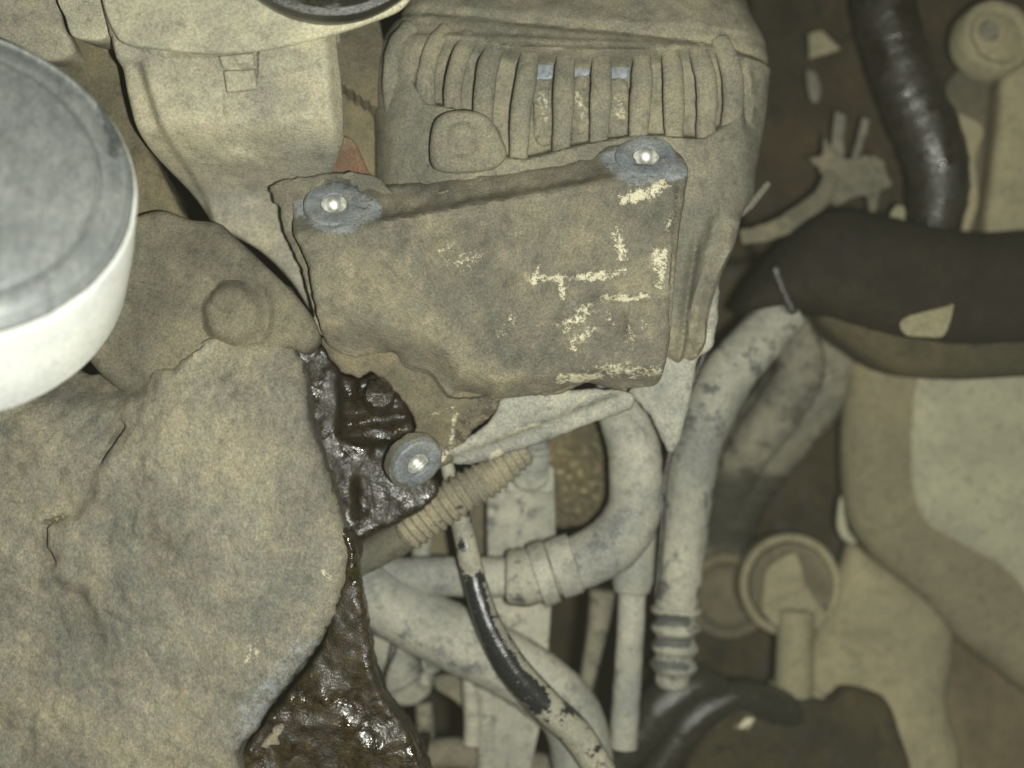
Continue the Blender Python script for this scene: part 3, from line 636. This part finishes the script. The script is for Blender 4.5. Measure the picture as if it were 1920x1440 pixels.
tube('stem', [(1186, 1095, -378, 26), (1180, 1220, -380, 26), (1168, 1400, -385, 27)], M_ash, dp, segs=28, capr=0)
sm = thing('ribbed_hose', 'long pale vertical hose with dark ribbed end right of the elbow hose', 'hose', (1290, 950, -460))
tube('hose_body', [(1470, 585, -440, 46), (1420, 640, -420, 48), (1368, 700, -400, 50), (1330, 770, -392, 50), (1302, 850, -388, 48), (1288, 950, -388, 46), (1276, 1050, -390, 44), (1268, 1140, -392, 41)], M_ash2, sm, segs=40, bumps=1.6, seed=12,
     masks=[('grease_shade', 'line', [(1290, 770), (1262, 900), (1250, 1010)], 6, 16, .55), ('grease_shade', 'line', [(1245, 1060), (1240, 1120)], 6, 12, .6)])
tube('ribbed_end', [(1268, 1142, -392, 43), (1266, 1200, -394, 41), (1262, 1262, -396, 38), (1258, 1285, -398, 26)], M_ash2, sm, segs=36, step=3, bumps=1.5, corr=lambda s, L: 1+.13*np.cos(s/42.*2*np.pi), seed=13, capr=.4,
     masks=[('grease_shade', 'line', [(1235, 1162), (1285, 1165)], 10, 8, .95), ('grease_shade', 'line', [(1230, 1204), (1286, 1206)], 8, 8, .95), ('grease_shade', 'line', [(1230, 1246), (1284, 1250)], 8, 8, .95), ('grease_shade', 'line', [(1240, 1150), (1240, 1280)], 2, 4, .6)])
t = tube('thin_cable', [(1330, 640, -330, 6), (1290, 740, -335, 6), (1262, 830, -340, 6), (1246, 900, -345, 6), (1240, 1010, -350, 6), (1230, 1120, -352, 5)], M_rub, segs=12, seed=4)
tag(t, 'thin black cable along the left side of the long pale vertical hose', 'cable')
t = tube('thin_upright_tube', [(800, 960, -420, 17), (792, 1010, -420, 18), (788, 1070, -420, 18)], M_ash2, segs=20)
tag(t, 'short pale tube standing under the tan conduit left of the black hose', 'tube')
t = tube('slanting_strut', [(1130, 1110, -520, 26), (1120, 1180, -530, 20), (1098, 1290, -540, 14)], M_fuzz, segs=20, seed=4)
tag(t, 'dim grey strut in the dark gap between coupling and drain pipe', 'strut')
o = relief('speckled_panel', [(1020, 800), (1150, 760), (1170, 860), (1150, 960), (1060, 990), (1020, 980)], -480, -560, M_grit, r=8, grid=7, bumps=14, bscale=14, seed=24)
tag(o, 'gritty oil-speckled brown surface framed by the elbow hose', 'panel')
o = relief('dark_wall', [(860, 900), (925, 880), (925, 1070), (790, 1070), (800, 990)], -520, -600, M_dark, r=8, grid=10, bumps=5, seed=25)  # wall in the even dark dust material
tag(o, 'dark dusty wall behind the thin black hose and left of the post', 'panel')
# small things under the duct
cup = thing('small_motor', 'small pale round motor half hidden under the thick duct at the bottom', 'motor', (765, 1290, -520))
lathe('body', (764, 1285, -430), (.1, -.25, .95), [(.01, 6), (40, 5), (50, 0), (56, -8), (58, -40), (62, -44), (62, -60), (30, -70), (.01, -70)], M_ash2, cup, segs=40, bumps=2, seed=3)
tube('neck', [(712, 1190, -430, 34), (735, 1235, -425, 40), (755, 1275, -428, 44)], M_ash2, cup, corr=lambda s, L: 1+.03*np.sin(s/9.*6.28), step=2.5, segs=30, bumps=1)
tube('strap', [(742, 1196, -390, 7), (730, 1240, -384, 8), (716, 1290, -392, 7)], M_rub, cup, segs=10)
lathe('eyelet', (812, 1242, -380), (.3, -.2, .9), [(16, -20), (25, -18), (26, 0), (23, 4), (17, 4), (14, -2), (13, -20)], M_ash2, cup, segs=30, bumps=1)
for (pth, lb) in [([(880, 1270, -420, 14), (884, 1310, -418, 16), (888, 1360, -418, 17), (886, 1392, -420, 17)], 'shorter left one of two small ribbed conduits hanging under the duct'),
                  ([(898, 1270, -415, 17), (912, 1310, -413, 19), (914, 1360, -413, 19), (914, 1470, -413, 19)], 'longer right one of two small ribbed conduits hanging under the duct')]:
    t = tube('small_conduit', pth, M_ash, corr=lambda s, L: 1+.10*np.sin(s/11.*6.28), step=2, segs=24, bumps=.8)
    tag(t, lb, 'conduit', 'small ribbed conduits under the duct')
o = relief('bottom_bracket', [(820, 1268), (880, 1275), (878, 1330), (845, 1310), (815, 1290)], -470, -520, M_lump, r=6, grid=8, bumps=2, seed=28); tag(o, 'small dusty plate between the motor and the ribbed conduits', 'plate')
o = tube('cross_tube', [(775, 1420, -470, 28), (860, 1412, -470, 28), (960, 1432, -470, 30), (1080, 1460, -470, 32)], M_lump, segs=24, bumps=2); tag(o, 'dim dusty tube crossing the bottom edge under the duct', 'tube')
o = tube('lower_stub', [(795, 1320, -520, 16), (800, 1400, -520, 18), (800, 1440, -520, 18)], M_fuzz, segs=18); tag(o, 'dim stub pipe below the small motor', 'pipe')

# ================================================================== RIGHT SIDE (deeper, out of focus)
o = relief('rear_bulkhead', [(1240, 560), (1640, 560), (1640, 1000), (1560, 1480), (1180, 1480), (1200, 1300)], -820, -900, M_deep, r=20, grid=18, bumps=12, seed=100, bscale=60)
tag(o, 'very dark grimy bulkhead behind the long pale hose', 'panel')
t = tube('felt_sleeved_hose', [(1500, 540, -700, 70), (1535, 640, -680, 75), (1500, 740, -640, 78), (1420, 840, -680, 76), (1370, 930, -740, 70), (1340, 1030, -820, 60)], M_fuzz, segs=36, bumps=6, seed=14, masks=[('grease_shade', 'line', [(1330, 960), (1420, 960)], 60, 60, .95)])  # mask paints the lower end dark, as shade deep in the bay
tag(t, 'dim thick grey felt-like hose behind the long pale hose', 'hose')
t = tube('curving_dark_hose', [(1430, 585, -560, 42), (1480, 620, -560, 46), (1500, 690, -560, 46), (1460, 770, -570, 48), (1400, 850, -610, 44), (1360, 940, -700, 44), (1340, 1040, -820, 40)], M_fuzz, segs=30, bumps=4, seed=15, masks=[('grease_shade', 'line', [(1330, 960), (1420, 960)], 60, 60, .95)])  # lower end likewise has its shade painted in by the mask
tag(t, 'dim grey hose curling down beside the long pale hose', 'hose')
t = tube('upper_dark_hose', [(1640, -90, -560, 58), (1664, 40, -540, 58), (1700, 160, -530, 58), (1742, 260, -525, 60), (1760, 340, -530, 56), (1750, 430, -560, 50), (1735, 540, -640, 46)], M_oilm, segs=40, bumps=4, seed=16)
tag(t, 'black oily hose with glittering highlights at the upper right', 'hose')
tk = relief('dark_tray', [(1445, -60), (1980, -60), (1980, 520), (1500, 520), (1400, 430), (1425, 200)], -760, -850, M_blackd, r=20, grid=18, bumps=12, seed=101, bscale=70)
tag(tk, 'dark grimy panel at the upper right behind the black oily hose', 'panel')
rd = thing('black_cover', 'large soft black rounded cover at the right, above the cloudy tank', 'cover', (1750, 560, -520))
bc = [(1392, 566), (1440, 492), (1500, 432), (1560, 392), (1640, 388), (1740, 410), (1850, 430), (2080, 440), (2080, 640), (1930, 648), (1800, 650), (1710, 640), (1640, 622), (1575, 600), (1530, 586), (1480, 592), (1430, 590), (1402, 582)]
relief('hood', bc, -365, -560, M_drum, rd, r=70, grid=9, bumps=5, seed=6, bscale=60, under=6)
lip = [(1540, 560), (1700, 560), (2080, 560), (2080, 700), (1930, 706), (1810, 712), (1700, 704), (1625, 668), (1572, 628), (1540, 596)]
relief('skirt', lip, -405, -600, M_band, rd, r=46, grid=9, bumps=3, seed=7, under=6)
relief('edge_lip', [(1446, 506), (1462, 494), (1482, 545), (1498, 582), (1482, 588)], -362, -420, M_oilm, rd, r=8, grid=6, bumps=3, seed=7)
o = relief('tape_scrap', [(1688, 606), (1705, 592), (1775, 574), (1790, 570), (1772, 628), (1735, 632), (1700, 628)], -358, -368, M_right, rd, r=3, grid=8, bumps=1, seed=8)
o['label'] = 'pale scrap of tape'
# torn foil and strap at the upper right
tf = relief('torn_foil', [(1512, 294), (1542, 292), (1546, 252), (1562, 282), (1580, 296), (1612, 298), (1618, 288), (1634, 292), (1658, 298), (1664, 325), (1674, 345), (1650, 360), (1642, 404), (1634, 408), (1624, 366), (1596, 372), (1568, 386), (1548, 360), (1550, 340), (1534, 312)], -560, -572, M_foil, r=3, grid=5, bumps=11, seed=110, bscale=26, smooth=False, jag=3.5)
for q in ([(1556, 292), (1566, 206), (1586, 214), (1582, 296)], [(1596, 300), (1618, 220), (1632, 226), (1608, 304)]): relief('loose_strip', q, -600, -608, M_fuzz, tf, r=2, grid=6, bumps=3, smooth=False, jag=3, seed=9)
tag(tf, 'pale torn scrap with pointed ends hanging beside the alternator', 'foil scrap')
t = tube('pale_strap', [(1392, 445, -520, 14), (1440, 435, -525, 17), (1490, 412, -535, 20), (1540, 370, -545, 18), (1560, 330, -550, 16)], M_foil, segs=20, flat=.4, seed=5, bumps=3)
tag(t, 'pale strap curving from the alternator to the torn scrap', 'strap')
o = relief('corner_tab', [(1516, 62), (1540, 54), (1578, 92), (1560, 98), (1518, 110)], -640, -655, M_right, r=4, grid=8, bumps=2, seed=111, smooth=False); tag(o, 'small pale triangular tab at the top, right of the alternator', 'tab')
o = relief('narrow_tab', [(1512, 130), (1528, 132), (1540, 165), (1534, 192), (1520, 185)], -640, -655, M_fuzz, r=4, grid=8, bumps=2, seed=112); tag(o, 'dim narrow tab below the triangular tab', 'tab')
o = relief('hanging_tab', [(1668, 412), (1680, 385), (1698, 390), (1696, 428), (1688, 430)], -520, -530, M_right, r=3, grid=8, bumps=2, seed=113); tag(o, 'small pale tab on the left side of the black oily hose', 'tab')
cp = thing('sensor', 'pale round sensor with a knobbly centre in the top right corner', 'sensor', (1860, 70, -680))
lathe('disc', (1872, 66, -520), (.1, .1, 1), [(.01, 0), (50, 0), (58, -4), (70, 4), (82, 2), (90, -12), (90, -60), (.01, -60)], M_right, cp, segs=60, bumps=2)
lathe('knob', (1855, 58, -516), (.1, .1, 1), [(.01, 8), (18, 7), (24, -2), (25, -10)], M_fuzz, cp, segs=24, bumps=3)
t = relief('right_column', [(1890, 130), (1960, 110), (1980, 460), (1860, 470), (1868, 300), (1880, 200)], -560, -700, M_right, r=24, grid=12, bumps=3, seed=115); tag(t, 'pale upright column at the right edge under the round cap', 'column')
t = relief('curved_blade', [(1752, 190), (1790, 205), (1846, 238), (1832, 300), (1838, 370), (1826, 420), (1808, 450), (1800, 450), (1812, 380), (1800, 300), (1780, 245)], -600, -650, M_right, r=8, grid=8, bumps=2, seed=116); tag(t, 'pale curved blade between the black oily hose and the right column', 'bracket')
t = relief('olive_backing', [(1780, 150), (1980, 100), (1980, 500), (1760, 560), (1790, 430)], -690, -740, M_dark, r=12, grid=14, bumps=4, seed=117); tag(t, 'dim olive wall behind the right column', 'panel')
# cloudy tank
tk = thing('cloudy_tank', 'large cloudy pale plastic tank at the right edge below the dark drum', 'tank', (1800, 850, -700))
relief('body', [(1612, 650), (1700, 640), (2050, 640), (2050, 1330), (1850, 1240), (1740, 1130), (1640, 1040), (1600, 970), (1590, 850), (1598, 720)], -560, -700, M_olive, tk, r=70, grid=12, bumps=3, seed=120,
       h=lambda x, y, d: 0*x)
relief('inner_window', [(1712, 680), (2050, 680), (2050, 1240), (1960, 1190), (1880, 1090), (1800, 1045), (1728, 1000), (1694, 930), (1692, 800), (1698, 720)], -542, -580, M_tank, tk, r=70, grid=12, bumps=2, seed=121)
t = relief('edge_chip', [(1570, 985), (1578, 930), (1590, 990), (1608, 1018), (1584, 1014)], -590, -610, M_tank, r=4, grid=7, seed=122); tag(t, 'tiny pale chip at the left edge of the cloudy tank', 'clip')
t = relief('lower_reservoir', [(1606, 1020), (1650, 1050), (1740, 1110), (1795, 1160), (1802, 1240), (1790, 1320), (1800, 1480), (1480, 1480), (1520, 1260), (1560, 1130), (1585, 1070)], -600, -720, M_right, r=60, grid=12, bumps=3, seed=123,
           h=lambda x, y, d: -16*sstep(-5, 5, 1680+8*np.sin((y-1200)/60)-x)*sstep(1180, 1200, y))
tag(t, 'tan rounded reservoir below the cloudy tank', 'reservoir')
t = relief('dim_casting', [(1780, 1180), (2060, 1240), (2060, 1500), (1780, 1500)], -740, -800, grime('dim_brown', (.16, .13, .075), (.19, .15, .085), (.22, .18, .1), fl=.3, chroma=.3), r=20, grid=14, bumps=6, seed=124); tag(t, 'dim brown casting in the bottom right corner', 'casting')
# round connector
rc = thing('round_connector', 'pale round cup with a square plug and stem in the lower right', 'connector', (1485, 1100, -700))
lathe('cup_ring', (1484, 1098, -575), (.05, .05, 1), [(122*.97, -70), (122, -20), (121, -4), (114, 2), (104, -2), (101, -14), (98, -50)], M_right, rc, caps=False, segs=64, bumps=1.2)
lathe('cup_floor', (1484, 1098, -600), (.05, .05, 1), [(100, 0), (.01, 1)], M_dark, rc, segs=40, bumps=2)
relief('plug', [(1432, 1090), (1440, 1065), (1490, 1036), (1505, 1060), (1515, 1100), (1548, 1150), (1542, 1172), (1510, 1184), (1450, 1172), (1425, 1140), (1430, 1120)], -560, -620, M_right, rc, r=9, grid=7, bumps=1.5, seed=130,
       h=lambda x, y, d: 18*sstep(-2, 6, y-(1128-.42*(x-1440))))
tube('stem', [(1492, 1150, -556, 36), (1490, 1200, -552, 34), (1488, 1300, -556, 37)], M_right, rc, segs=28, capr=.5)
relief('foot', [(1440, 1295), (1455, 1278), (1520, 1285), (1562, 1325), (1545, 1345), (1440, 1320)], -580, -620, M_right, rc, r=8, grid=8, seed=131)
rr = lathe('dark_ring', (1366, 1118, -660), (.0, .1, 1), [(104, -50), (106, -10), (100, 0), (84, 2), (76, -6), (72, -22), (60, -30), (.01, -34)], M_dark, segs=56, bumps=3); tag(rr, 'dim grey ring behind and left of the round cup', 'ring')
# bottom dark things
t = tube('black_hose_loop', [(1150, 1440, -470, 30), (1200, 1380, -460, 38), (1245, 1320, -452, 42), (1300, 1285, -455, 36), (1345, 1290, -480, 30)], M_rub, segs=34, bumps=1.5, seed=17); tag(t, 'glossy black hose end below the ribbed pale hose', 'hose')
t = tube('second_black_hose', [(1210, 1480, -480, 30), (1262, 1400, -470, 32), (1310, 1340, -465, 34), (1380, 1305, -480, 30), (1460, 1325, -520, 34), (1540, 1370, -580, 34)], M_rub, segs=34, bumps=1.5, seed=18); tag(t, 'black curved hose across the bottom, right of the glossy hose end', 'hose')
t = relief('black_bracket', [(1290, 1480), (1320, 1380), (1370, 1310), (1440, 1292), (1560, 1320), (1600, 1296), (1660, 1310), (1690, 1370), (1700, 1480)], -500, -620, M_deep, r=26, grid=10, bumps=5, seed=132,
           masks=[('chalk', 'line', [(1392, 1360), (1408, 1352)], 6, 5, 1.), ('chalk', 'line', [(1240, 1432), (1250, 1436)], 6, 5, 1.)]); tag(t, 'dark grimy rounded casting at the bottom right with a pale chip on it', 'casting')

# scattering volume added to stand in for milky lens glare
P = []
for zz in (-1290, H+120):
    for (a, b) in ((-3400, -3000), (3400, -3000), (3400, 3000), (-3400, 3000)): P.append((a*S, b*S, zz*S))
hm = bpy.data.materials.new('glare_veil'); hm.use_nodes = True
nt = hm.node_tree; nt.nodes.remove(nt.nodes['Principled BSDF'])
pv = nt.nodes.new('ShaderNodeVolumePrincipled'); pv.inputs['Color'].default_value = (.95, .93, .72, 1); pv.inputs['Density'].default_value = HAZE
nt.links.new(pv.outputs[0], nt.nodes['Material Output'].inputs['Volume'])
if HAZE > 0:
    hz = build('glare_haze', P, [(0, 3, 2, 1), (4, 5, 6, 7), (0, 1, 5, 4), (1, 2, 6, 5), (2, 3, 7, 6), (3, 0, 4, 7)], hm, sharp=0)
    hz['kind'] = 'stuff'; hz['label'] = 'added thin scattering volume standing in for lens glare'
